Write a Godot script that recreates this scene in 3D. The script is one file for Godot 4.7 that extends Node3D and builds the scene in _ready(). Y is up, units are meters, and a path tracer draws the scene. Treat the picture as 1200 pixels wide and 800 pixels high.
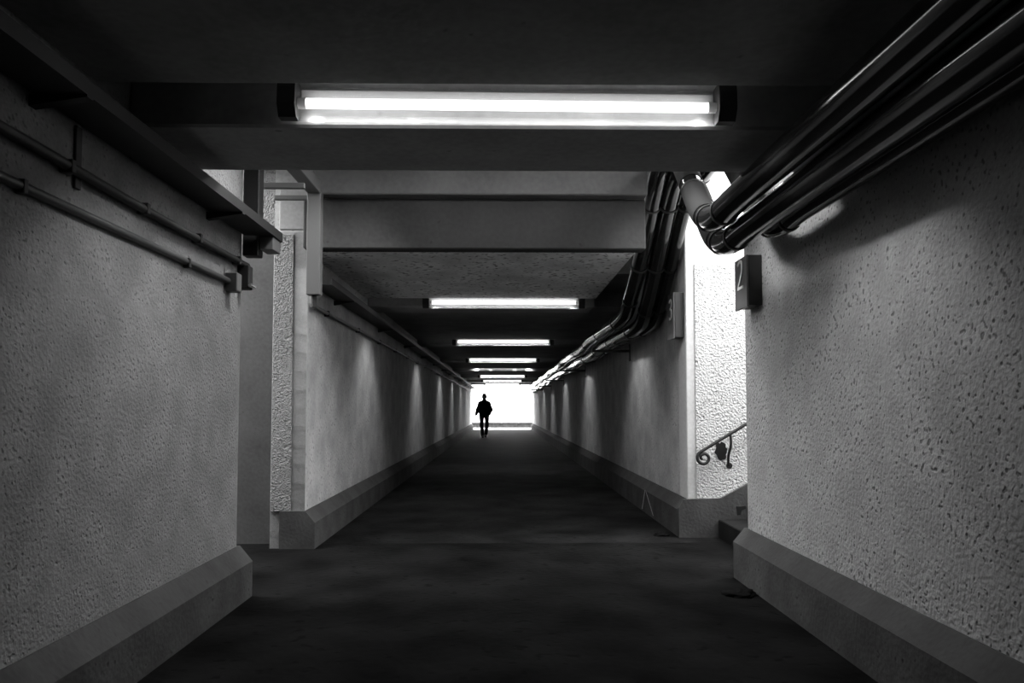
extends Node3D
# A pedestrian underpass: x across, y up from the floor, the tunnel runs towards -z.

const EYE := 1.15                 # camera height
const LEFT := -1.62               # wall faces
const RIGHT := 1.67
const CEIL := EYE + 1.30          # underside of the ceiling slab
const BEAM := EYE + 1.222         # underside of the cross beams
const EXIT := 41.5
const LAMP_DEPTHS := [3.235, 9.17, 14.65, 20.1, 25.3, 30.4, 35.6, 40.4]
const LAMP_ENERGY := 0.3         # wide part of a lamp
const BEAM_ENERGY := 1.5          # each narrow spot added under a lamp to band the walls with light
const ROOF_LAMP_ENERGY := 2.8     # the lamps hung high over the cross passage, behind the first beam
const SKY_ENERGY := 3.6

var M := {}
var taken := {}

func _ready() -> void:
	make_camera()
	make_sky()
	make_materials()
	make_shell()
	make_right_stairs()
	make_left_lobby()
	make_outside()
	for i in LAMP_DEPTHS.size():
		make_lamp(i, LAMP_DEPTHS[i])
	make_lamp(8, 4.45)
	make_lamp(9, 5.4)
	make_right_pipes()
	make_left_cables()
	make_signs()
	make_handrail()
	make_litter()
	make_person()

# ---------------------------------------------------------------- camera, sky, light
func make_camera() -> void:
	var cam := Camera3D.new()
	cam.name = "camera"
	var near := 0.05
	cam.projection = Camera3D.PROJECTION_FRUSTUM
	cam.near = near
	cam.far = 400.0
	cam.size = near * 800.0 / 900.0
	cam.frustum_offset = Vector2(0.0, near * 34.0 / 900.0)
	add_child(cam)
	cam.position = Vector3(0, EYE, 0)
	cam.rotation = Vector3(atan(44.0 / 900.0), -atan(12.0 / 900.0), 0)
	cam.current = true

func make_sky() -> void:
	var e := Environment.new()
	e.background_mode = Environment.BG_SKY
	var s := ProceduralSkyMaterial.new()
	s.sky_top_color = Color(0.93, 0.93, 0.93)
	s.sky_horizon_color = Color(0.97, 0.97, 0.97)
	s.ground_bottom_color = Color(0.3, 0.3, 0.3)
	s.ground_horizon_color = Color(0.6, 0.6, 0.6)
	s.sky_energy_multiplier = SKY_ENERGY
	s.ground_energy_multiplier = 1.0
	var sky := Sky.new()
	sky.sky_material = s
	e.sky = sky
	e.tonemap_mode = Environment.TONE_MAPPER_LINEAR
	e.tonemap_exposure = 1.0
	e.sdfgi_enabled = true
	e.ssao_enabled = true
	e.ssil_enabled = true
	var w := WorldEnvironment.new()
	w.name = "world"
	w.environment = e
	add_child(w)

# ---------------------------------------------------------------- helpers
func numbered(called: String) -> String:
	var n: int = taken.get(called, 0)
	taken[called] = n + 1
	return called if n == 0 else "%s_%03d" % [called, n]

func tag(o: Node, label: String, category := "", group := "", kind := "") -> Node:
	if label: o.set_meta("label", label)
	if category: o.set_meta("category", category)
	if group: o.set_meta("group", group)
	if kind: o.set_meta("kind", kind)
	return o

func base(called: String, label: String, category: String, at := Vector3.ZERO, group := "", kind := "") -> Node3D:
	var o := Node3D.new()
	o.name = numbered(called)
	add_child(o)
	o.position = at
	tag(o, label, category, group, kind)
	return o

func new_st() -> SurfaceTool:
	var st := SurfaceTool.new()
	st.begin(Mesh.PRIMITIVE_TRIANGLES)
	return st

# commit a shape as one named mesh; with a parent it is a part, without one a thing of its own
func obj(called: String, st, m: Material, parent: Node = null) -> MeshInstance3D:
	var o := MeshInstance3D.new()
	if st is SurfaceTool:
		st.generate_normals()
		o.mesh = st.commit()
	else:
		o.mesh = st
	o.material_override = m
	o.cast_shadow = GeometryInstance3D.SHADOW_CASTING_SETTING_ON
	if parent == null:
		o.name = numbered(called)
		add_child(o)
	else:
		o.name = called
		parent.add_child(o, true)
	return o

func struct(called: String, st, m: Material, label := "") -> MeshInstance3D:
	var o := obj(called, st, m)
	tag(o, label, "", "", "structure")
	return o

func tri(st: SurfaceTool, a: Vector3, b: Vector3, c: Vector3) -> void:
	st.add_vertex(a); st.add_vertex(b); st.add_vertex(c)

# four corners, counter-clockwise seen from outside
func quad(st: SurfaceTool, a: Vector3, b: Vector3, c: Vector3, d: Vector3) -> void:
	tri(st, a, c, b); tri(st, a, d, c)

# a box with chamfered edges between two corners
func box(st: SurfaceTool, lo: Vector3, hi: Vector3, bevel := 0.0) -> SurfaceTool:
	st.set_smooth_group(-1)
	if bevel <= 0.0:
		var p := []
		for i in 8:
			p.append(Vector3(hi.x if i & 1 else lo.x, hi.y if i & 2 else lo.y, hi.z if i & 4 else lo.z))
		quad(st, p[1], p[3], p[7], p[5]); quad(st, p[0], p[4], p[6], p[2])
		quad(st, p[2], p[6], p[7], p[3]); quad(st, p[0], p[1], p[5], p[4])
		quad(st, p[4], p[5], p[7], p[6]); quad(st, p[0], p[2], p[3], p[1])
		return st
	var c := (lo + hi) * 0.5
	var h := (hi - lo) * 0.5
	for ax in 3:
		var u := (ax + 1) % 3
		var v := (ax + 2) % 3
		for s in [-1.0, 1.0]:
			var q := []
			for k in [[-1, -1], [1, -1], [1, 1], [-1, 1]]:
				var p := Vector3.ZERO
				p[ax] = s * h[ax]; p[u] = k[0] * (h[u] - bevel); p[v] = k[1] * (h[v] - bevel)
				q.append(c + p)
			facing(st, q, c)
			for t in [-1.0, 1.0]:     # edge between +-ax and +-u
				var e := []
				for w in [-1.0, 1.0]:
					var p1 := Vector3.ZERO
					p1[ax] = s * h[ax]; p1[u] = t * (h[u] - bevel); p1[v] = w * (h[v] - bevel)
					var p2 := Vector3.ZERO
					p2[ax] = s * (h[ax] - bevel); p2[u] = t * h[u]; p2[v] = w * (h[v] - bevel)
					if w < 0: e.append(c + p1); e.append(c + p2)
					else: e.append(c + p2); e.append(c + p1)
				facing(st, e, c)
	for i in 8:
		var sx := 1.0 if i & 1 else -1.0
		var sy := 1.0 if i & 2 else -1.0
		var sz := 1.0 if i & 4 else -1.0
		facing(st, [c + Vector3(sx * h.x, sy * (h.y - bevel), sz * (h.z - bevel)), c + Vector3(sx * (h.x - bevel), sy * h.y, sz * (h.z - bevel)), c + Vector3(sx * (h.x - bevel), sy * (h.y - bevel), sz * h.z)], c)
	return st

# a convex face turned so that it looks away from the point c
func facing(st: SurfaceTool, q: Array, c: Vector3) -> void:
	var n: Vector3 = (q[1] - q[0]).cross(q[2] - q[0])
	var mid := Vector3.ZERO
	for p in q: mid += p
	mid /= q.size()
	var out := n.dot(mid - c) > 0.0
	for k in range(1, q.size() - 1):
		if out: tri(st, q[0], q[k + 1], q[k])
		else: tri(st, q[0], q[k], q[k + 1])

func slab(x0: float, x1: float, y0: float, y1: float, d0: float, d1: float, bevel := 0.0) -> SurfaceTool:
	return box(new_st(), Vector3(minf(x0, x1), y0, -d1), Vector3(maxf(x0, x1), y1, -d0), bevel)

# extrude a 2D outline (counter-clockwise) given in the plane of u and v along w
func prism(st: SurfaceTool, outline: PackedVector2Array, o: Vector3, u: Vector3, v: Vector3, w: Vector3) -> SurfaceTool:
	st.set_smooth_group(-1)
	var flip := u.cross(v).dot(w) < 0.0
	var idx := Geometry2D.triangulate_polygon(outline)
	var at := func(p: Vector2) -> Vector3: return o + u * p.x + v * p.y
	for k in range(0, idx.size(), 3):
		var a: Vector3 = at.call(outline[idx[k]]); var b: Vector3 = at.call(outline[idx[k + 1]]); var c: Vector3 = at.call(outline[idx[k + 2]])
		var ccw := (outline[idx[k + 1]] - outline[idx[k]]).cross(outline[idx[k + 2]] - outline[idx[k]]) > 0.0
		if ccw != flip:
			tri(st, a, b, c); tri(st, a + w, c + w, b + w)
		else:
			tri(st, a, c, b); tri(st, a + w, b + w, c + w)
	for k in outline.size():
		var a: Vector3 = at.call(outline[k]); var b: Vector3 = at.call(outline[(k + 1) % outline.size()])
		if flip: quad(st, b, a, a + w, b + w)
		else: quad(st, a, b, b + w, a + w)
	return st

# a round tube swept along a path; r is one radius or one per point
func tube(st: SurfaceTool, path: Array, r, sides := 14, caps := true) -> SurfaceTool:
	st.set_smooth_group(1)
	var n := path.size()
	var rings := []
	var side := Vector3.ZERO
	for i in n:
		var t: Vector3 = (path[mini(i + 1, n - 1)] - path[maxi(i - 1, 0)]).normalized()
		if i == 0:
			side = t.cross(Vector3.UP if absf(t.y) < 0.9 else Vector3.RIGHT).normalized()
		else:
			side = (side - t * side.dot(t)).normalized()
		var up := side.cross(t)
		var rr: float = r[i] if r is Array else r
		var ring := []
		for k in sides:
			var a := TAU * k / sides
			ring.append(path[i] + (side * cos(a) + up * sin(a)) * rr)
		rings.append(ring)
	for i in n - 1:
		for k in sides:
			var k2 := (k + 1) % sides
			quad(st, rings[i][k2], rings[i][k], rings[i + 1][k], rings[i + 1][k2])
	if caps:
		st.set_smooth_group(-1)
		for k in sides:
			var k2 := (k + 1) % sides
			tri(st, path[0], rings[0][k2], rings[0][k])
			tri(st, path[n - 1], rings[n - 1][k], rings[n - 1][k2])
	return st

# smooth curve through points
func smooth(points: Array, step := 0.08) -> Array:
	var c := Curve3D.new()
	for i in points.size():
		var a: Vector3 = points[maxi(i - 1, 0)]
		var b: Vector3 = points[mini(i + 1, points.size() - 1)]
		var t: Vector3 = (b - a).normalized()
		var l1: float = points[i].distance_to(a) * 0.36
		var l2: float = points[i].distance_to(b) * 0.36
		c.add_point(points[i], -t * l1, t * l2)
	c.bake_interval = step
	return Array(c.get_baked_points())

# ---------------------------------------------------------------- materials
func noise_image(kind: int, freq: float, octaves: int, s: int, size := 512) -> Image:
	var n := FastNoiseLite.new()
	n.noise_type = kind
	n.frequency = freq
	n.seed = s
	n.fractal_type = FastNoiseLite.FRACTAL_FBM
	n.fractal_octaves = octaves
	return n.get_seamless_image(size, size)

func grey(v: float) -> Color:
	return Color(v, v, v).linear_to_srgb()

func plain(v: float, rough := 0.8, metal := 0.0, spec := 0.5) -> StandardMaterial3D:
	var m := StandardMaterial3D.new()
	m.albedo_color = grey(v)
	m.roughness = rough
	m.metallic = metal
	m.metallic_specular = spec
	return m

# a mineral surface: colour from coarse and fine noise and pits, relief from the fine noise and the pits
func mineral(v: float, seed: int, metres: float, pit_share: float, pit_dark: float, blotch: float, relief: float, rough := 0.92, specks := false) -> StandardMaterial3D:
	var size := 512
	var fine := noise_image(FastNoiseLite.TYPE_SIMPLEX_SMOOTH, 0.09, 3, seed)
	var coarse := noise_image(FastNoiseLite.TYPE_SIMPLEX_SMOOTH, 0.008, 4, seed + 1)
	var pits := noise_image(FastNoiseLite.TYPE_SIMPLEX_SMOOTH, 0.055, 2, seed + 2)
	if specks: pits = noise_image(FastNoiseLite.TYPE_CELLULAR, 0.062, 2, seed + 2)
	var col := Image.create(size, size, false, Image.FORMAT_RGB8)
	var hgt := Image.create(size, size, false, Image.FORMAT_RGB8)
	for y in size:
		for x in size:
			var f := fine.get_pixel(x, y).r - 0.5
			var c := coarse.get_pixel(x, y).r - 0.5
			var p := clampf((pit_share + c * 0.25 - pits.get_pixel(x, y).r) * 9.0, 0.0, 1.0)
			var k := (1.0 + f * 0.22 + c * blotch) * (1.0 - p * pit_dark)
			var g := clampf(v * maxf(k, 0.05), 0.0, 1.0)
			col.set_pixel(x, y, Color(g, g, g).linear_to_srgb())
			var h := clampf(0.62 + f * 0.55 - p * 0.45, 0.0, 1.0)
			hgt.set_pixel(x, y, Color(h, h, h))
	var m := StandardMaterial3D.new()
	m.albedo_texture = ImageTexture.create_from_image(col)
	m.roughness = rough
	m.metallic_specular = 0.06
	m.heightmap_enabled = true
	m.heightmap_texture = ImageTexture.create_from_image(hgt)
	m.heightmap_scale = relief
	m.uv1_triplanar = true
	m.uv1_world_triplanar = true
	m.uv1_scale = Vector3.ONE / metres
	return m

func make_materials() -> void:
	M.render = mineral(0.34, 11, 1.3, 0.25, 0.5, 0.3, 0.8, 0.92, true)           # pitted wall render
	M.render_left_dimmed = mineral(0.215, 14, 1.1, 0.22, 0.28, 0.35, 0.7, 0.92, true)  # same render, darker: dimness of the near left wall put into the colour
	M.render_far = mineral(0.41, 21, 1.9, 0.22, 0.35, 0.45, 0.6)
	M.smooth = mineral(0.28, 31, 2.0, 0.10, 0.3, 0.3, 0.2)
	M.white = mineral(0.5, 41, 1.2, 0.26, 0.12, 0.1, 2.2)            # roughcast on the stair wall
	M.white_smooth = mineral(0.52, 42, 2.0, 0.05, 0.1, 0.08, 0.15)
	M.roughcast = mineral(0.25, 45, 0.9, 0.30, 0.3, 0.25, 2.5)
	M.plinth = mineral(0.065, 51, 1.7, 0.16, 0.4, 0.5, 0.4)
	M.concrete = mineral(0.075, 33, 2.0, 0.10, 0.3, 0.3, 0.2)
	M.ledge = mineral(0.16, 77, 2.6, 0.10, 0.4, 0.3, 0.2)
	M.fascia = mineral(0.06, 73, 2.6, 0.10, 0.4, 0.3, 0.2)
	M.floor_far = mineral(0.013, 63, 3.0, 0.24, 0.4, 1.2, 0.6, 0.85)
	M.beam = mineral(0.34, 72, 2.6, 0.10, 0.4, 0.3, 0.2)
	M.floor = mineral(0.0075, 61, 3.4, 0.24, 0.4, 1.1, 0.6, 0.85)  # darker than the far floor: fall-off of the light put into the colour
	M.ceiling = mineral(0.28, 71, 2.6, 0.10, 0.4, 0.35, 0.2)
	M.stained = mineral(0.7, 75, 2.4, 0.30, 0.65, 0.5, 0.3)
	M.step = mineral(0.015, 81, 1.4, 0.15, 0.4, 0.5, 0.4)
	M.stone = mineral(0.035, 85, 1.1, 0.35, 0.7, 1.2, 1.5)
	M.pave = mineral(0.4, 87, 2.0, 0.1, 0.2, 0.2, 0.2)
	M.pipe = plain(0.014, 0.12, 0.0, 0.5)
	M.sleeve = plain(0.04, 0.85, 0.0, 0.2)
	M.pipe_band = plain(0.015, 0.5)
	M.steel = plain(0.1, 0.55, 0.0)
	M.conduit = plain(0.04, 0.45)
	M.dark_steel = plain(0.007, 0.6, 0.0)
	M.bright = plain(0.7, 0.2, 0.8)
	M.iron = plain(0.02, 0.5, 0.3)
	M.cap = plain(0.012, 0.55)
	M.housing = plain(0.6, 0.5)
	M.plate = plain(0.1, 0.3, 0.6)
	M.sign_box = plain(0.02, 0.6)
	M.digit = plain(0.75, 0.6)
	M.cloth = plain(0.012, 0.95, 0.0, 0.1)
	M.trousers = plain(0.016, 0.95, 0.0, 0.1)
	M.skin = plain(0.3, 0.6)
	M.shoe = plain(0.01, 0.5)
	M.rag = plain(0.008, 0.95, 0.0, 0.1)
	M.paint = plain(0.3, 0.7, 0.0, 0.2)
	M.hole = plain(0.02, 1.0, 0.0, 0.1)
	var glow := StandardMaterial3D.new()
	glow.albedo_color = Color(0.9, 0.9, 0.9)
	glow.emission_enabled = true
	glow.emission = Color(1, 1, 1)
	glow.emission_energy_multiplier = 4.0
	M.glow = glow
	var cover := StandardMaterial3D.new()
	cover.albedo_color = Color(1, 1, 1, 0.12)
	cover.transparency = BaseMaterial3D.TRANSPARENCY_ALPHA
	cover.roughness = 0.08
	M.cover = cover

# ---------------------------------------------------------------- the tunnel
const BAY0 := 3.92      # the cross passage to the stairs lies between these depths
const BAY1 := 6.22
const L0 := 4.76        # end of the near left wall
const L1 := 6.39        # start of the far left wall
const R0 := 5.24
const R1 := 6.93
const BACK := -5.0
const TOP := 3.6

func plinth(called: String, x: float, into: float, d0: float, d1: float, low: float, high: float, label: String) -> void:
	var proud := 0.09
	var o := PackedVector2Array([Vector2(-0.2, -0.02), Vector2(proud, -0.02), Vector2(proud, low - 0.012), Vector2(proud - 0.01, low), Vector2(0.012, high), Vector2(-0.2, high)])
	# both ends stand back a little at the corner
	struct(called, prism(new_st(), o, Vector3(x, 0, -d0), Vector3(into, 0, 0), Vector3.UP, Vector3(0, 0, -(d1 - d0))), M.plinth, label)

func make_shell() -> void:
	struct("floor", slab(-9.0, 9.0, -0.3, 0.0, BACK, 6.62), M.floor, "blackish asphalt floor of the near tunnel")
	struct("floor", slab(-2.2, 2.2, -0.3, 0.0, 6.62, EXIT), M.floor_far, "dark asphalt floor of the far tunnel")
	# walls
	struct("wall_left", slab(LEFT - 0.35, LEFT, 0.0, TOP, BACK, L0), M.render_left_dimmed, "pitted plaster wall under the thin pipes")
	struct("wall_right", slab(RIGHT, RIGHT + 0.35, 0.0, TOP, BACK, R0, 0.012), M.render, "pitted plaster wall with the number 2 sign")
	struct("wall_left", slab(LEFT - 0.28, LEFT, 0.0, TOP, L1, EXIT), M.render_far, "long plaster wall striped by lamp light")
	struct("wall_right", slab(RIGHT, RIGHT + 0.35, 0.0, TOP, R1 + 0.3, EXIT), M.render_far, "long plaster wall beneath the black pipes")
	struct("wall_back", slab(-2.2, 2.2, 0.0, TOP, BACK - 0.3, BACK), M.smooth, "end wall of the underpass")
	# plinths
	plinth("baseboard_left", LEFT, 1, BACK, L0 + 0.03, 0.225, 0.306, "concrete plinth under the pitted wall")
	plinth("baseboard_right", RIGHT, -1, BACK, R0 + 0.03, 0.254, 0.335, "slope-topped concrete plinth under the pitted wall")
	plinth("baseboard_left", LEFT, 1, L1 - 0.03, EXIT, 0.225, 0.306, "long concrete plinth under the striped wall")
	plinth("baseboard_right", RIGHT, -1, R1 - 0.05, EXIT, 0.254, 0.335, "long concrete plinth from the stair corner to the exit")
	# ceiling: slabs that stop short of each lamp, a cross beam behind each lamp, and a lid over it all
	struct("ceiling", slab(-2.0, 2.0, CEIL + 0.2, TOP, BACK, BAY0), M.ceiling, "concrete slab over the near tunnel")
	struct("ceiling", slab(LEFT, 1.12, CEIL + 0.2, TOP, BAY1 + 0.15, EXIT), M.ceiling, "concrete slab over the far tunnel")
	struct("ceiling", slab(1.12, RIGHT, CEIL + 0.2, TOP, 8.5, EXIT), M.ceiling, "concrete slab above the black pipes")
	struct("ceiling", slab(1.12, RIGHT, 3.3, TOP, BAY1, 8.5), M.ceiling, "top of the recess the pipes dip through")
	struct("ceiling", slab(-2.0, 1.74, TOP, TOP + 0.25, BACK, EXIT), M.ceiling, "roof slab of the underpass")
	var from := BACK
	for i in LAMP_DEPTHS.size():
		var d: float = LAMP_DEPTHS[i]
		var face := d + 0.065
		if i == 1:
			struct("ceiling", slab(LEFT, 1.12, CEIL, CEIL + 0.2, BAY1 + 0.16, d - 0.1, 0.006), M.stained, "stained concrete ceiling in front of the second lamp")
		else:
			struct("ceiling", slab(LEFT, RIGHT, CEIL, CEIL + 0.2, from, d - 0.2 if i == 0 else d - 0.1, 0.006), M.ceiling, "flat concrete ceiling in front of a lamp")
		var far := BAY0 if i == 0 else minf(face + 0.6, EXIT)
		struct("beam", slab(LEFT, RIGHT if i != 1 else 1.12, BEAM, CEIL + 0.2, face, far, 0.012), M.beam, "shallow concrete cross beam behind a lamp")
		from = far
	# the fascia over the mouth of the far tunnel and the lighter ledge along it
	struct("beam", slab(LEFT, 1.18, CEIL - 0.002, 2.86, BAY1, BAY1 + 0.15, 0.01), M.fascia, "smooth grey fascia over the far tunnel mouth")
	struct("trim", slab(LEFT + 0.1, 1.18, 2.87, 3.25, BAY1 - 0.1, BAY1 + 0.15, 0.01), M.ledge, "pale ledge along the top of the fascia")
	struct("beam", slab(LEFT, 1.18, 2.86, TOP, BAY1 + 0.03, BAY1 + 0.15), M.ceiling, "upper part of the fascia")

# ---------------------------------------------------------------- stairs to the daylight
func make_right_stairs() -> void:
	var far_z := -R1
	# the bright side wall and the wall across from it, up to the ground above
	var w := struct("wall_stair", slab(RIGHT + 0.36, 10.0, 0.0, 3.5, R1 + 0.002, R1 + 0.4), M.white_smooth, "white wall beside the stairs in daylight")
	struct("wall_corner", slab(RIGHT, RIGHT + 0.36, 0.0, TOP, R1, R1 + 0.3, 0.008), M.white_smooth, "smooth white corner between tunnel and stairs")
	var panel := new_st()
	box(panel, Vector3(RIGHT + 0.08, 0.3, far_z - 0.01), Vector3(9.9, 2.46, far_z + 0.012), 0.004)
	obj("roughcast_panel", panel, M.white, w)
	# the patch where the plaster has come away behind the rail
	var rng := RandomNumberGenerator.new()
	rng.seed = 5
	var o := PackedVector2Array()
	for k in 26:
		var a := TAU * k / 26.0
		var r := 0.052 + rng.randf() * 0.02
		o.append(Vector2(cos(a) * r * 0.85 - sin(a) * 0.004, sin(a) * r * 1.25))
	obj("broken_patch", prism(new_st(), o, Vector3(1.975, 0.765, far_z + 0.008), Vector3.RIGHT, Vector3.UP, Vector3(0, 0, 0.008)), M.hole, w)
	struct("wall_stair", slab(RIGHT + 0.34, 10.0, 0.0, 3.5, R0 - 0.35, R0), M.white_smooth, "wall across the stairs from the white one")
	struct("wall_stair", slab(9.6, 10.0, 0.0, 3.5, R0, R1), M.white_smooth, "wall at the head of the stairs")
	# plinth that climbs with the stairs
	var p := PackedVector2Array([Vector2(RIGHT - 0.09, -0.02), Vector2(9.0, -0.02), Vector2(9.0, 4.0 - 0.1), Vector2(8.6, 0.345 + (8.6 - 1.96) * 0.53), Vector2(1.96, 0.345), Vector2(RIGHT - 0.05, 0.335), Vector2(RIGHT - 0.09, 0.26)])
	struct("baseboard_stair", prism(new_st(), p, Vector3(0, 0, far_z), Vector3.RIGHT, Vector3.UP, Vector3(0, 0, 0.055)), M.plinth, "plinth rising beside the stairs")
	var chip := PackedVector2Array([Vector2(-0.04, 0.03), Vector2(-0.03, -0.05), Vector2(0.0, -0.045), Vector2(0.012, -0.005), Vector2(0.05, 0.01), Vector2(0.045, 0.035), Vector2(0.0, 0.028)])
	obj("broken_patch", prism(new_st(), chip, Vector3(2.13, 0.245, far_z + 0.054), Vector3.RIGHT, Vector3.UP, Vector3(0, 0, 0.003)), M.hole, get_node("baseboard_stair"))
	for q in [[8.5, 0.245, 8.68, 0.02, 0.018], [8.45, 0.24, 8.05, 0.03, 0.01]]:
		var run := PackedVector2Array([Vector2(q[0] - q[4], q[1]), Vector2(q[2] - q[4], q[3]), Vector2(q[2] + q[4], q[3]), Vector2(q[0] + q[4], q[1])])
		obj("paint_run", prism(new_st(), run, Vector3(RIGHT - 0.089, 0, 0), Vector3(0, 0, -1), Vector3.UP, Vector3(-0.003, 0, 0)), M.paint, get_node("baseboard_right_001"))
	var t := base("staircase", "dark concrete stairs climbing to daylight beside the white wall", "stairs", Vector3(1.93, 0, -(R0 + R1) / 2))
	for k in 19:
		var s := new_st()
		box(s, Vector3(k * 0.3, -0.02 if k == 0 else k * 0.16 - 0.1, -(R1 - R0) / 2 + 0.056), Vector3(k * 0.3 + 0.34 if k < 18 else 7.6, (k + 1) * 0.16, (R1 - R0) / 2 - 0.002), 0.008)
		obj("step", s, M.step, t)

func make_left_lobby() -> void:
	# the pier at the corner: roughcast strip, smooth margin, smooth cap block
	var w := struct("wall_pier", slab(-1.905, LEFT - 0.001, 0.0, 2.62, L1 - 0.0, L1 + 0.3), M.smooth, "roughcast corner pier of the cross passage")
	var s := new_st()
	box(s, Vector3(-1.9, 0.30, -L1 - 0.01), Vector3(-1.735, 2.60, -L1 + 0.014), 0.005)
	obj("roughcast_strip", s, M.roughcast, w)
	var s2 := new_st()
	box(s2, Vector3(-1.86, 2.64, -L1 - 0.25), Vector3(LEFT + 0.005, 3.0, -L1 + 0.012), 0.006)
	obj("cap_block", s2, M.smooth, w)
	var s3 := new_st()
	box(s3, Vector3(-2.1, 2.64, -L1 - 0.3), Vector3(-1.862, TOP, -L1 - 0.02), 0.006)
	obj("upper_block", s3, M.roughcast, w)
	struct("wall_lobby", slab(-9.0, -1.86, 0.0, 3.5, L1 + 0.22, L1 + 0.6), M.concrete, "smooth grey wall set back beside the pier")
	struct("wall_lobby", slab(-9.0, LEFT - 0.34, 0.0, 3.5, L0 - 0.35, L0), M.smooth, "wall across the passage from the smooth one")
	struct("wall_lobby", slab(-9.0, -8.6, 0.0, 3.5, L0 - 0.35, L1 + 0.6), M.concrete, "wall at the head of the hidden stairs")
	struct("ceiling", slab(-2.25, -1.99, 3.2, TOP, L0 - 0.4, L1 + 0.6), M.ceiling, "unseen slab added over the mouth of the side passage")  # out of view, added to hold back daylight from the left
	var t := base("staircase", "dark stairs climbing away in the side passage behind the pier", "stairs", Vector3(-3.0, 0, -(L0 + L1 + 0.22) / 2))
	var half := (L1 + 0.22 - L0) / 2 - 0.002
	for k in 17:
		var st := new_st()
		box(st, Vector3(-k * 0.3 - 0.34, -0.02 if k == 0 else k * 0.165 - 0.1, -half), Vector3(-k * 0.3, (k + 1) * 0.165, half), 0.008)
		obj("step", st, M.step, t)

func make_outside() -> void:
	struct("ground", slab(-60.0, 60.0, -0.35, -0.01, EXIT, 46.0), M.pave, "pale paving outside the exit")
	struct("ground", slab(-60.0, 60.0, -0.35, 0.25, 46.0, 200.0), M.pave, "pale ground beyond the low wall")
	var w := base("low_wall", "low dark stone wall across the bright exit", "wall", Vector3(0, 0, -45.6))
	var rng := RandomNumberGenerator.new()
	rng.seed = 3
	var x := -9.0
	while x < 9.0:
		var l := rng.randf_range(0.5, 0.9)
		var st := new_st()
		box(st, Vector3(x + 0.001, -0.02, -0.2), Vector3(x + l - 0.001, 0.22 + rng.randf() * 0.008, 0.2), 0.015)
		obj("stone", st, M.stone, w)
		x += l
	x = -9.0
	while x < 9.0:
		var st := new_st()
		box(st, Vector3(x + 0.004, 0.225, -0.24), Vector3(x + 0.996, 0.3, 0.24), 0.012)
		obj("coping", st, M.stone, w)
		x += 1.0

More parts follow.
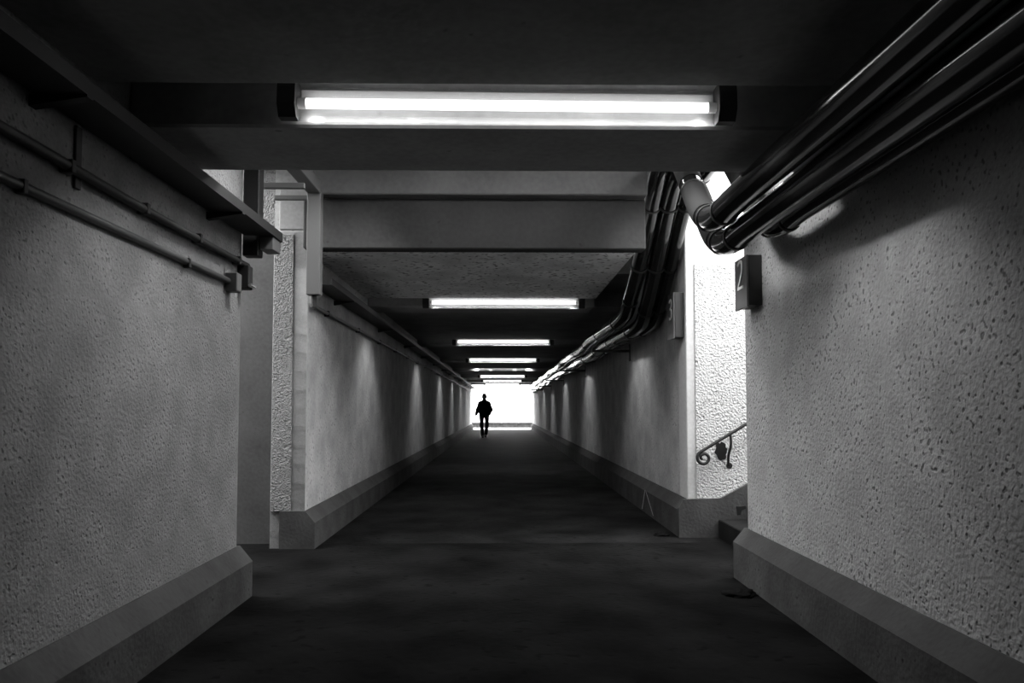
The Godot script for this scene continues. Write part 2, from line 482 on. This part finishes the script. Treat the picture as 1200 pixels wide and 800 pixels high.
# ---------------------------------------------------------------- lamps
func make_lamp(i: int, d: float) -> void:
	var names := ["largest fluorescent lamp with black end caps, above the camera", "second fluorescent lamp, below the stained ceiling", "third fluorescent lamp along the ceiling", "fourth fluorescent lamp along the ceiling", "fifth fluorescent lamp, deep in its ceiling slot", "sixth fluorescent lamp along the ceiling", "seventh fluorescent lamp, next to last before the exit", "last and smallest fluorescent lamp above the exit", "fluorescent lamp on rods above the cross passage, behind the first beam", "fluorescent lamp on rods above the cross passage, in front of the fascia"]
	var y := EYE + (1.295 if i == 0 else 1.265)
	if i == 4: y += 0.15
	if i >= 8: y = EYE + 1.97
	var t := base("fluorescent_lamp", names[i], "lamp", Vector3(0.025, y, -d), "ceiling lamps of the underpass")
	if i == 0:
		t.rotation.z = -0.006
	var half := 0.895
	obj("housing", box(new_st(), Vector3(-half, 0.028, -0.064) if i < 8 else Vector3(-half, 0.03, -0.05), Vector3(half, 0.075, -0.036) if i < 8 else Vector3(half, 0.09, 0.05), 0.004), M.housing, t)
	obj("tube", tube(new_st(), [Vector3(-half, 0, 0), Vector3(half, 0, 0)], 0.021, 16), M.glow, t)
	# clear cover round the tube: an open channel with slanted lower edges
	var o := PackedVector2Array([Vector2(-0.036, 0.05), Vector2(0.05, 0.05), Vector2(0.056, -0.02), Vector2(0.03, -0.068), Vector2(-0.03, -0.068), Vector2(-0.062, -0.03)])
	var st := new_st()
	st.set_smooth_group(-1)
	for k in [1, 2, 3, 4]:
		var a := Vector3(-half, o[k].y, o[k].x)
		var b := Vector3(-half, o[k + 1].y, o[k + 1].x)
		quad(st, a, b, b + Vector3(2 * half, 0, 0), a + Vector3(2 * half, 0, 0))
	obj("clear_cover", st, M.cover, t)
	for s in [-1.0, 1.0]:
		var c := new_st()
		var e := PackedVector2Array([Vector2(-0.032, 0.09), Vector2(-0.032, -0.05), Vector2(-0.015, -0.072), Vector2(0.034, -0.072), Vector2(0.062, -0.024), Vector2(0.06, 0.05), Vector2(0.05, 0.09)])
		prism(c, e, Vector3(s * half, 0, 0), Vector3(0, 0, 1), Vector3.UP, Vector3(s * 0.075, 0, 0))
		obj("end_cap", c, M.cap, t)
		obj("tube_socket", tube(new_st(), [Vector3(s * (half - 0.035), 0, 0), Vector3(s * half, 0, 0)], 0.0235, 14), M.housing, t)
	var l := AreaLight3D.new()
	l.name = "tube_light"
	t.add_child(l)
	l.area_size = Vector2(half * 2 - 0.08, 0.04)
	l.position = Vector3(0, -0.023, 0)
	l.rotation = Vector3(-PI / 2, 0, 0)
	l.light_energy = LAMP_ENERGY if i < 8 else 1.1
	l.area_normalize_energy = true
	l.area_range = 60.0
	l.area_attenuation = 2.0
	l.shadow_enabled = true
	if i >= 8:
		for s in [-0.6, 0.6]:
			obj("rod", tube(new_st(), [Vector3(s, 0.088, 0), Vector3(s, TOP - y, 0)], 0.008, 8), M.dark_steel, t)
	# added spots shape the bands of light: two beams at the walls and two at the floor: [x, tilt, cone, energy]
	var beams := [[-0.8, -22.0, 48.0, BEAM_ENERGY], [0.8, 22.0, 48.0, BEAM_ENERGY], [-0.4, 0.0, 40.0, BEAM_ENERGY * 0.3], [0.4, 0.0, 40.0, BEAM_ENERGY * 0.3]]
	if i >= 8: beams = [[-0.8, -30.0, 42.0, ROOF_LAMP_ENERGY], [0.8, 30.0, 42.0, ROOF_LAMP_ENERGY]]
	for q in beams:
		var b := SpotLight3D.new()
		b.name = "beam_light"
		t.add_child(b, true)
		b.position = Vector3(q[0], -0.024, 0)
		var lean := 0.0 if i < 8 else (-10.0 if i == 8 else 24.0)      # only the added beams lean, to brighten the walls on either side
		b.basis = Basis(Vector3(1, 0, 0), deg_to_rad(lean)) * Basis(Vector3(0, 0, 1), deg_to_rad(q[1])) * Basis(Vector3(1, 0, 0), -PI / 2)
		b.spot_angle = q[2]
		b.spot_angle_attenuation = 0.7
		b.spot_range = 60.0
		b.spot_attenuation = 2.0
		b.light_energy = q[3]
		b.light_size = 0.03 if i < 8 else 0.15
		b.shadow_enabled = true

# ---------------------------------------------------------------- black pipes along the right wall
func make_right_pipes() -> void:
	var data := [
		{"x": 1.24, "h": 1.105, "x2": 1.30, "h2": 0.97, "r": 0.075, "bend": 4.50, "label": "topmost black pipe, farthest from the wall, rising over the stairs"},
		{"x": 1.375, "h": 1.01, "x2": 1.455, "h2": 0.87, "r": 0.075, "bend": 4.72, "label": "middle black pipe that dips lowest beside the number 2 sign"},
		{"x": 1.545, "h": 1.02, "x2": 1.592, "h2": 0.88, "r": 0.058, "bend": 4.35, "label": "black pipe tucked closest to the wall behind the other two"},
	]
	for i in 3:
		var q: Dictionary = data[i]
		var y: float = EYE + q.h
		var y2: float = EYE + q.h2
		var b: float = q.bend
		var t := base("pipe", q.label, "pipe", Vector3(q.x, 0, 0), "black pipes along the underpass")
		var pts := [Vector3(0, y, 4.9)]
		for z in [3.0, 1.0, -1.0, -2.5]: pts.append(Vector3(0, y, z))
		pts.append(Vector3(0, y, -b + 0.45))
		pts.append(Vector3(0, y - 0.005, -b + 0.12))
		pts.append(Vector3(0, y + 0.1, -b - 0.17))
		pts.append(Vector3(0, y + 0.52, -b - 0.62))
		pts.append(Vector3(0, y + 0.72, -b - 0.9))
		var dx: float = q.x2 - q.x
		var shift := 0.12 * i
		var top := EYE + 1.92 - 0.06 * i
		pts.append(Vector3(dx * 0.4, top, -5.75 - shift * 0.5))
		pts.append(Vector3(dx * 0.6, top - 0.03, -6.15 - shift))
		pts.append(Vector3(dx, EYE + 1.42 - 0.05 * i, -7.05 - shift * 0.6))
		pts.append(Vector3(dx, y2 + 0.16, -7.62))
		pts.append(Vector3(dx, y2 + 0.01, -8.0))
		var d := 9.4
		var k := 0
		while d < EXIT + 0.3:
			pts.append(Vector3(dx + 0.012 * sin(d * 1.7), y2 + 0.02 * sin(k * 2.1) - 0.004, -d))
			d += 1.55
			k += 1
		var path := smooth(pts, 0.1)
		obj("pipe_run", tube(new_st(), path, q.r, 20), M.pipe, t)
		for cut in [[b + 0.05, b + 0.42], [b + 0.43, b + 0.80]]:
			var part := []
			for v in path:
				if v.z < -cut[0] and v.z > -cut[1]: part.append(v)
			obj("sleeve", tube(new_st(), part, q.r + 0.004, 20), M.sleeve, t)
		# bands round the bends and clamps along the straight run
		var marks := []
		for dd in [b - 0.25, b + 0.04, b + 0.42, b + 0.78]: marks.append(dd)
		for dd in [5.9, 6.55, 7.2, 7.75]: marks.append(dd)
		d = 8.65
		while d < EXIT:
			marks.append(d)
			d += 1.55
		for dd in marks:
			for j in path.size() - 1:
				if path[j].z >= -dd and path[j + 1].z < -dd:
					var f: Vector3 = (path[j + 1] - path[j]).normalized()
					obj("clamp_ring", tube(new_st(), [path[j] - f * 0.011, path[j] + f * 0.011], q.r + 0.006, 18), M.pipe_band, t)
					break
	# brackets that carry the pipes
	var spots := [-0.4, 1.1]
	var d2 := 9.95
	while d2 < EXIT - 1:
		spots.append(d2)
		d2 += 5.3
	for k in spots.size():
		var near: bool = spots[k] < 5.0
		var hh: float = EYE + (0.93 if near else 0.77)
		var t := base("pipe_bracket", "steel bracket under the black pipes, number %s along the wall" % ["one", "two", "three", "four", "five", "six", "seven", "eight", "nine", "ten"][k], "bracket", Vector3(RIGHT, 0, -spots[k]), "brackets under the black pipes")
		obj("arm", box(new_st(), Vector3(-0.5, hh - 0.045, -0.02), Vector3(0.0, hh - 0.01, 0.02), 0.003), M.dark_steel, t)
		obj("wall_plate", box(new_st(), Vector3(-0.012, hh - 0.16, -0.03), Vector3(0.0, hh + 0.06, 0.03), 0.003), M.dark_steel, t)

# ---------------------------------------------------------------- tray and conduits along the left wall
func tray(st: SurfaceTool, x0: float, x1: float, y: float, d0: float, d1: float, wall := 0.055) -> SurfaceTool:
	var o := PackedVector2Array([Vector2(x0, y), Vector2(x1, y), Vector2(x1, y + wall), Vector2(x1 - 0.004, y + wall), Vector2(x1 - 0.004, y + 0.004), Vector2(x0 + 0.004, y + 0.004), Vector2(x0 + 0.004, y + wall), Vector2(x0, y + wall)])
	return prism(st, o, Vector3(0, 0, -d0), Vector3.RIGHT, Vector3.UP, Vector3(0, 0, -(d1 - d0)))

func make_left_cables() -> void:
	# cable tray: near run, riser, crossing, drop, far run
	var y := EYE + 1.073
	var t := base("cable_tray", "dark steel cable tray running above the thin pipes to the wall end", "cable tray", Vector3(0, 0, 0))
	obj("tray_run", tray(new_st(), -1.60, -1.42, y, -4.9, L0 - 0.005), M.dark_steel, t)
	obj("tray_end", tray(new_st(), -1.512, -1.42, y, L0 - 0.005, 4.95), M.dark_steel, t)
	for d in [-2.5, -0.8, 0.9, 2.62, 4.2]:
		obj("support", prism(new_st(), PackedVector2Array([Vector2(LEFT + 0.001, y - 0.04), Vector2(-1.42, y - 0.008), Vector2(-1.42, y), Vector2(LEFT + 0.001, y)]), Vector3(0, 0, -d + 0.02), Vector3.RIGHT, Vector3.UP, Vector3(0, 0, -0.04)), M.dark_steel, t)
	t = base("cable_riser", "dark vertical cable channel at the end of the pitted wall", "cable channel", Vector3(-1.57, 0, -(L0 + 0.055)))
	obj("channel", box(new_st(), Vector3(-0.05, EYE + 0.95, -0.05), Vector3(0.05, EYE + 1.9, 0.05), 0.004), M.dark_steel, t)
	obj("end_box", box(new_st(), Vector3(0.055, EYE + 0.99, -0.12), Vector3(0.14, EYE + 1.07, 0.04), 0.003), M.steel, t)
	t = base("cable_trunking", "grey steel trunking post hanging in front of the dark tunnel mouth", "trunking", Vector3(-1.49, 0, -6.08))
	obj("post", box(new_st(), Vector3(-0.053, EYE + 0.893, -0.05), Vector3(0.053, EYE + 1.72, 0.05), 0.004), M.steel, t)
	obj("crossing", box(new_st(), Vector3(-0.053, EYE + 1.70, 0.05), Vector3(0.053, EYE + 1.80, 1.2), 0.004), M.steel, t)
	obj("cross_arm", box(new_st(), Vector3(-0.32, EYE + 1.655, -0.01), Vector3(0.05, EYE + 1.69, 0.03), 0.003), M.steel, t)
	obj("cross_arm", box(new_st(), Vector3(-0.42, EYE + 1.60, 0.50), Vector3(0.05, EYE + 1.64, 0.54), 0.003), M.steel, t)
	obj("spout", tube(new_st(), [Vector3(0.0, EYE + 0.90, 0), Vector3(0.0, EYE + 0.80, 0)], 0.022, 12), M.dark_steel, t)
	# far tray and far conduit
	t = base("cable_tray", "dark cable tray along the far wall beside the lamps", "cable tray", Vector3(0, 0, 0))
	obj("tray_run", tray(new_st(), -1.60, -1.42, EYE + 1.03, 6.4, EXIT), M.dark_steel, t)
	var d := 7.4
	while d < EXIT:
		obj("support", prism(new_st(), PackedVector2Array([Vector2(LEFT + 0.001, EYE + 0.99), Vector2(-1.42, EYE + 1.022), Vector2(-1.42, EYE + 1.03), Vector2(LEFT + 0.001, EYE + 1.03)]), Vector3(0, 0, -d + 0.02), Vector3.RIGHT, Vector3.UP, Vector3(0, 0, -0.04)), M.dark_steel, t)
		d += 2.65
	t = base("conduit", "thin conduit with saddles along the far wall, shining in the lamp light", "conduit", Vector3(-1.59, 0, 0))
	obj("conduit_run", tube(new_st(), [Vector3(0, EYE + 0.86, -6.42), Vector3(0, EYE + 0.86, -14), Vector3(0, EYE + 0.86, -28), Vector3(0, EYE + 0.86, -EXIT)], 0.017, 12), M.steel, t)
	d = 7.0
	while d < EXIT:
		obj("saddle", box(new_st(), Vector3(-0.029, EYE + 0.835, -d - 0.015), Vector3(0.018, EYE + 0.885, -d + 0.015), 0.003), M.dark_steel, t)
		d += 1.5
	# the two near pipes
	t = base("conduit", "upper thin dark pipe below the cable tray on the pitted wall", "conduit", Vector3(-1.59, 0, 0))
	obj("conduit_run", tube(new_st(), smooth([Vector3(0, EYE + 0.885, 4.9), Vector3(0, EYE + 0.885, 2.0), Vector3(0, EYE + 0.88, -0.8), Vector3(0, EYE + 0.89, -2.4), Vector3(0, EYE + 0.882, -3.4), Vector3(0, EYE + 0.885, -4.78)], 0.15), 0.02, 12), M.dark_steel, t)
	for dd in [1.6, 2.2, 2.8, 3.4, 4.0, 4.6]:
		obj("saddle", box(new_st(), Vector3(-0.029, EYE + 0.86, -dd - 0.015), Vector3(0.022, EYE + 0.91, -dd + 0.015), 0.003), M.dark_steel, t)
	t = base("conduit", "lower thin grey pipe ending in a small junction box", "conduit", Vector3(-1.605, 0, 0))
	obj("conduit_run", tube(new_st(), [Vector3(0, EYE + 0.735, 4.9), Vector3(0, EYE + 0.735, 0), Vector3(0, EYE + 0.74, -2.5), Vector3(0, EYE + 0.745, -4.5)], 0.018, 12), M.conduit, t)
	for dd in [1.2, 2.55, 3.9]:
		obj("saddle", box(new_st(), Vector3(-0.014, EYE + 0.712, -dd - 0.012), Vector3(0.02, EYE + 0.762, -dd + 0.012), 0.003), M.dark_steel, t)
	t = base("junction_box", "small steel junction box at the end of the lower thin pipe", "junction box", Vector3(-1.58, EYE + 0.74, -4.52))
	obj("box_body", box(new_st(), Vector3(-0.048, -0.055, -0.05), Vector3(0.03, 0.055, 0.03), 0.005), M.steel, t)
	obj("back_plate", box(new_st(), Vector3(-0.049, -0.075, 0.035), Vector3(-0.04, 0.075, 0.06), 0.002), M.dark_steel, t)
	t = base("cable_clamp", "dark clamp with a shiny bolt at the wall end", "clamp", Vector3(-1.59, EYE + 0.80, -4.72))
	obj("clamp_body", box(new_st(), Vector3(-0.038, -0.07, -0.05), Vector3(0.04, 0.075, 0.03), 0.004), M.dark_steel, t)
	obj("bolt", tube(new_st(), [Vector3(0.05, -0.05, -0.05), Vector3(0.05, -0.05, 0.035)], 0.012, 10), M.bright, t)
	# bracket drop on the near wall
	t = base("wall_strut", "short dark upright strap crossing the thin pipes", "strap", Vector3(LEFT, 0, -2.9))
	obj("strap", box(new_st(), Vector3(0, EYE + 0.83, -0.02), Vector3(0.012, EYE + 1.07, 0.02), 0.002), M.dark_steel, t)

# ---------------------------------------------------------------- signs
func make_signs() -> void:
	for a in [["2", 4.87, 5.12, EYE + 0.648, EYE + 0.985, "number 2 sign box beneath the bend of the pipes"], ["3", 6.98, 7.2, EYE + 0.635, EYE + 1.06, "dark number 3 sign box on the corner by the white wall"]]:
		var t := base("number_sign", a[5], "sign", Vector3(RIGHT, (a[3] + a[4]) / 2, -(a[1] + a[2]) / 2), "number signs on the corners")
		var h: float = (a[4] - a[3]) / 2
		var w: float = (a[2] - a[1]) / 2
		obj("box_body", box(new_st(), Vector3(-0.085, -h + 0.012, -w + 0.006), Vector3(0, h, w), 0.004), M.sign_box, t)
		obj("face_plate", box(new_st(), Vector3(-0.1, -h, -w), Vector3(-0.085, h, w), 0.003), M.plate, t)
		var tm := TextMesh.new()
		tm.text = a[0]
		var f := SystemFont.new()
		f.font_names = PackedStringArray(["Droid Sans"])
		tm.font = f
		tm.font_size = 64
		tm.pixel_size = 0.0042
		tm.depth = 0.004
		var o := obj("digit", tm, M.digit, t)
		o.rotation.y = -PI / 2
		o.position = Vector3(-0.102, h * 0.2 + 0.02, 0)

func make_handrail() -> void:
	var z := -R1 + 0.1
	var t := base("handrail", "iron handrail with a scrolled end beside the white wall", "handrail", Vector3(1.75, 0, z))
	var pts := []
	var c := Vector3(0.045, 0.708, 0)
	for k in 40:
		var u := k / 39.0
		var a := deg_to_rad(lerpf(571.0, 121.0, u))
		pts.append(c + Vector3(cos(a), sin(a), 0) * lerpf(0.012, 0.06, sqrt(u)))
	# the scroll opens into the rail
	var dir := Vector3(cos(deg_to_rad(31.0)), sin(deg_to_rad(31.0)), 0)
	var last: Vector3 = pts[pts.size() - 1]
	for k in range(1, 24):
		pts.append(last + dir * (0.02 + 0.13 * k))
	obj("rail", tube(new_st(), pts, 0.0145, 12), M.iron, t)
	for b in [0.285, 1.7, 2.9]:
		var f: Vector3 = last + dir * ((b - last.x) / dir.x)
		obj("bracket", tube(new_st(), smooth([f, f + Vector3(0.004, -0.1, 0), f + Vector3(-0.012, -0.19, -0.02), f + Vector3(-0.004, -0.25, -0.06), f + Vector3(0.012, -0.29, -0.098)], 0.02), 0.012, 10), M.iron, t)
		obj("wall_rose", tube(new_st(), [f + Vector3(0.012, -0.29, -0.085), f + Vector3(0.012, -0.29, -0.1)], 0.028, 14), M.iron, t)

# ---------------------------------------------------------------- litter
func lump(at: Vector3, size: Vector3, s: int, called: String, label: String, category: String) -> void:
	var n := FastNoiseLite.new()
	n.seed = s
	n.frequency = 0.9
	var st := new_st()
	st.set_smooth_group(1)
	var rings := 9
	var sides := 20
	var g := []
	for i in rings + 1:
		var row := []
		for k in sides:
			var a := TAU * k / sides
			var e := PI / 2 * i / rings
			var v := Vector3(cos(a) * cos(e), sin(e), sin(a) * cos(e))
			var f := 1.0 + 0.55 * n.get_noise_3dv(v * 2.2)
			row.append(Vector3(v.x * size.x, v.y * size.y, v.z * size.z) * f)
		g.append(row)
	for i in rings:
		for k in sides:
			var k2 := (k + 1) % sides
			quad(st, g[i][k2], g[i][k], g[i + 1][k], g[i + 1][k2])
	for k in sides:
		tri(st, Vector3.ZERO, g[0][(k + 1) % sides], g[0][k])
	var o := obj(called, st, M.rag)
	o.position = at
	tag(o, label, category)

func make_litter() -> void:
	lump(Vector3(1.47, 0, -4.78), Vector3(0.1, 0.035, 0.09), 4, "floor_rag", "rumpled dark cloth rag on the floor against the plinth", "rag")
	lump(Vector3(1.44, 0, -6.98), Vector3(0.07, 0.03, 0.05), 9, "leaf_clump", "small dark clump of leaves at the foot of the corner plinth", "litter")

# ---------------------------------------------------------------- the walking figure
# bones: [a, b, ra, rb]; smooth union of tapered capsules, meshed as surface nets
func field(bones: Array, p: Vector3, k: float) -> float:
	var d := 1e9
	for b in bones:
		var ab: Vector3 = b[1] - b[0]
		var t := clampf((p - b[0]).dot(ab) / maxf(ab.length_squared(), 1e-9), 0.0, 1.0)
		var e: float = p.distance_to(b[0] + ab * t) - lerpf(b[2], b[3], t)
		if d > 1e8: d = e
		else:
			var h := clampf(0.5 + 0.5 * (e - d) / k, 0.0, 1.0)
			d = lerpf(e, d, h) - k * h * (1.0 - h)
	return d

func net(bones: Array, cell: float, k: float, cut := []) -> SurfaceTool:
	var lo := Vector3.INF
	var hi := -Vector3.INF
	for b in bones:
		for j in 2:
			lo = lo.min(b[j] - Vector3.ONE * (b[2 + j] + cell * 2 + k))
			hi = hi.max(b[j] + Vector3.ONE * (b[2 + j] + cell * 2 + k))
	var n := Vector3i(((hi - lo) / cell).ceil()) + Vector3i.ONE
	var val := PackedFloat32Array()
	val.resize(n.x * n.y * n.z)
	val.fill(1.0)
	var seen := PackedByteArray()
	seen.resize(val.size())
	for b in bones:
		var reach: float = maxf(b[2], b[3]) + cell * 2 + k * 0.5
		var l: Vector3 = b[0].min(b[1]) - Vector3.ONE * reach
		var h: Vector3 = b[0].max(b[1]) + Vector3.ONE * reach
		var i0 := Vector3i(((l - lo) / cell).floor()).max(Vector3i.ZERO)
		var i1 := Vector3i(((h - lo) / cell).ceil()).min(n - Vector3i.ONE)
		for x in range(i0.x, i1.x + 1):
			for y in range(i0.y, i1.y + 1):
				for z in range(i0.z, i1.z + 1):
					var id := (x * n.y + y) * n.z + z
					if seen[id]: continue
					seen[id] = 1
					var p := lo + Vector3(x, y, z) * cell
					var v := field(bones, p, k)
					for c in cut:      # planes [point, normal]: what lies on the normal's side is cut off
						v = maxf(v, (p - c[0]).dot(c[1]))
					val[id] = v
	var st := new_st()
	st.set_smooth_group(1)
	var vert := {}
	var step := [n.y * n.z, n.z, 1]
	for x in n.x - 1:
		for y in n.y - 1:
			for z in n.z - 1:
				var id := (x * n.y + y) * n.z + z
				var sum := Vector3.ZERO
				var cnt := 0
				for e in 12:
					var ax := e / 4
					var u := (ax + 1) % 3
					var w := (ax + 2) % 3
					var o := Vector3i.ZERO
					o[u] = e & 1
					o[w] = (e >> 1) & 1
					var ia: int = id + o.x * step[0] + o.y * step[1] + o.z
					var va := val[ia]
					var vb: float = val[ia + step[ax]]
					if (va < 0.0) != (vb < 0.0):
						var q := Vector3(o)
						q[ax] += va / (va - vb)
						sum += q
						cnt += 1
				if cnt: vert[id] = lo + (Vector3(x, y, z) + sum / cnt) * cell
	for x in range(1, n.x - 1):
		for y in range(1, n.y - 1):
			for z in range(1, n.z - 1):
				var id := (x * n.y + y) * n.z + z
				for ax in 3:
					var va := val[id]
					var vb: float = val[id + step[ax]]
					if (va < 0.0) == (vb < 0.0): continue
					var u: int = step[(ax + 1) % 3]
					var w: int = step[(ax + 2) % 3]
					var q := [id - u - w, id - w, id, id - u]
					if not (vert.has(q[0]) and vert.has(q[1]) and vert.has(q[2]) and vert.has(q[3])): continue
					if va < 0.0: quad(st, vert[q[0]], vert[q[1]], vert[q[2]], vert[q[3]])
					else: quad(st, vert[q[3]], vert[q[2]], vert[q[1]], vert[q[0]])
	return st

func make_person() -> void:
	# walking towards the camera, +z forward; x mirrored as the camera sees it
	var t := base("person", "person in dark jacket and trousers walking in front of the bright exit", "person", Vector3(-0.68, 0, -30.0))
	var V := func(x: float, y: float, z: float) -> Vector3: return Vector3(x, y, z)
	var neck: Vector3 = V.call(0, 1.43, 0.0)
	var hip_l: Vector3 = V.call(-0.1, 0.88, 0.0)
	var hip_r: Vector3 = V.call(0.1, 0.88, 0.0)
	var kn_l: Vector3 = V.call(-0.1, 0.49, 0.08)
	var kn_r: Vector3 = V.call(0.1, 0.48, -0.02)
	var an_l: Vector3 = V.call(-0.05, 0.09, 0.22)
	var an_r: Vector3 = V.call(0.06, 0.13, -0.33)
	var sh_l: Vector3 = V.call(-0.165, 1.32, 0.0)
	var sh_r: Vector3 = V.call(0.165, 1.32, 0.0)
	var el_l: Vector3 = V.call(-0.262, 1.08, -0.06)
	var el_r: Vector3 = V.call(0.258, 1.09, 0.03)
	var wr_l: Vector3 = V.call(-0.315, 0.89, 0.02)
	var wr_r: Vector3 = V.call(0.2, 0.9, 0.16)
	var body := [
		[V.call(0, 1.62, 0.01), V.call(0, 1.58, 0.0), 0.09, 0.092],        # skull
		[V.call(0, 1.56, 0.04), V.call(0, 1.51, 0.05), 0.068, 0.05],     # jaw
		[V.call(0, 1.50, 0.0), neck, 0.065, 0.07],
		[V.call(0, 1.59, 0.1), V.call(0, 1.555, 0.115), 0.01, 0.014],       # nose
		[V.call(-0.096, 1.575, 0.0), V.call(-0.092, 1.545, 0.0), 0.016, 0.011],
		[V.call(0.096, 1.575, 0.0), V.call(0.092, 1.545, 0.0), 0.016, 0.011],
		[neck, V.call(0, 1.2, 0.0), 0.07, 0.1],
		[V.call(0, 1.2, 0), V.call(0, 0.92, 0), 0.1, 0.1],
		[sh_l, sh_r, 0.06, 0.06],
		[sh_l, el_l, 0.052, 0.042], [el_l, wr_l, 0.042, 0.03],
		[sh_r, el_r, 0.052, 0.042], [el_r, wr_r, 0.042, 0.03],
		[hip_l, kn_l, 0.085, 0.058], [kn_l, an_l, 0.056, 0.04],
		[hip_r, kn_r, 0.085, 0.058], [kn_r, an_r, 0.056, 0.04],
		[an_l, V.call(-0.035, 0.045, 0.36), 0.04, 0.03], [an_r, V.call(0.05, 0.045, -0.2), 0.04, 0.03],
	]
	var b := net(body, 0.014, 0.02)
	for s in [[wr_l, (wr_l - el_l).normalized(), -1.0], [wr_r, (wr_r - el_r).normalized(), 1.0]]:
		var w: Vector3 = s[0]
		var f: Vector3 = s[1]
		var side: Vector3 = f.cross(Vector3(1, 0, 0)).normalized()   # across the palm, front to back
		var inn: Vector3 = Vector3(-s[2], 0, 0)
		var hand := [[w, w + f * 0.085, 0.026, 0.022]]
		for q in 4:
			var off: Vector3 = side * (0.03 - 0.02 * q)
			var ln: float = [0.068, 0.078, 0.074, 0.058][q]
			hand.append([w + f * 0.05 + off * 0.6, w + f * 0.09 + off, 0.014, 0.0105])
			var r: Vector3 = w + f * 0.09 + off
			var m: Vector3 = r + (f + inn * 0.3).normalized() * ln * 0.5
			hand.append([r, m, 0.0095, 0.009])
			hand.append([m, m + (f + inn * 0.9).normalized() * ln * 0.5, 0.009, 0.0075])
		hand.append([w + f * 0.03 + side * 0.022, w + f * 0.07 + side * 0.05 + inn * 0.01, 0.013, 0.0105])
		hand.append([w + f * 0.07 + side * 0.05 + inn * 0.01, w + f * 0.1 + side * 0.055 + inn * 0.022, 0.0105, 0.008])
		b.set_smooth_group(1)
		var h := net(hand, 0.0055, 0.006)
		h.generate_normals()
		b.append_from(h.commit(), 0, Transform3D.IDENTITY)
	obj("body", b, M.skin, t)
	var jacket := [
		[V.call(0, 1.475, -0.005), V.call(0, 1.36, 0), 0.085, 0.11],
		[V.call(0, 1.39, 0), sh_l, 0.08, 0.085], [V.call(0, 1.39, 0), sh_r, 0.08, 0.085],
		[V.call(0, 1.28, 0), V.call(0, 0.9, 0), 0.145, 0.135],
		[V.call(-0.09, 1.3, 0.0), V.call(-0.085, 0.9, 0), 0.145, 0.125],
		[V.call(0.09, 1.3, 0.0), V.call(0.085, 0.9, 0), 0.145, 0.125],
		[sh_l, el_l, 0.085, 0.075], [el_l, wr_l + Vector3(0, 0.02, 0), 0.073, 0.055],
		[sh_r, el_r, 0.085, 0.078], [el_r, wr_r + Vector3(0, 0.02, 0), 0.075, 0.058],
	]
	obj("jacket", net(jacket, 0.015, 0.04, [[V.call(0, 0.8, 0), Vector3.DOWN]]), M.cloth, t)
	var legs := [
		[V.call(-0.06, 0.93, 0), V.call(0.06, 0.93, 0), 0.125, 0.125],
		[hip_l, kn_l, 0.1, 0.075], [kn_l, an_l, 0.074, 0.066],
		[hip_r, kn_r, 0.1, 0.075], [kn_r, an_r, 0.074, 0.066],
	]
	obj("trousers", net(legs, 0.015, 0.03, [[V.call(0, 0.06, 0), Vector3.DOWN]]), M.trousers, t)
	obj("shoe", net([[an_l + Vector3(0, -0.03, -0.03), V.call(-0.035, 0.05, 0.33), 0.05, 0.045], [V.call(-0.035, 0.045, 0.3), V.call(-0.035, 0.04, 0.4), 0.046, 0.036]], 0.011, 0.02, [[Vector3.ZERO, Vector3.DOWN]]), M.shoe, t)
	obj("shoe", net([[an_r + Vector3(0, -0.03, -0.03), V.call(0.05, 0.055, -0.2), 0.05, 0.045], [V.call(0.05, 0.05, -0.22), V.call(0.05, 0.04, -0.12), 0.046, 0.036]], 0.011, 0.02, [[Vector3.ZERO, Vector3.DOWN]]), M.shoe, t)
	obj("hair", net([[V.call(0, 1.64, 0.0), V.call(0, 1.6, -0.015), 0.095, 0.1]], 0.011, 0.01, [[V.call(0, 1.585, 0.05), Vector3(0, -0.75, 0.66)]]), M.cloth, t)
	for s in [-1.0, 1.0]:
		obj("eye", net([[V.call(s * 0.032, 1.598, 0.093), V.call(s * 0.04, 1.598, 0.09), 0.011, 0.011]], 0.005, 0.003), M.cloth, t)
	obj("mouth", net([[V.call(-0.022, 1.522, 0.1), V.call(0.022, 1.522, 0.1), 0.009, 0.009]], 0.005, 0.003), M.trousers, t)
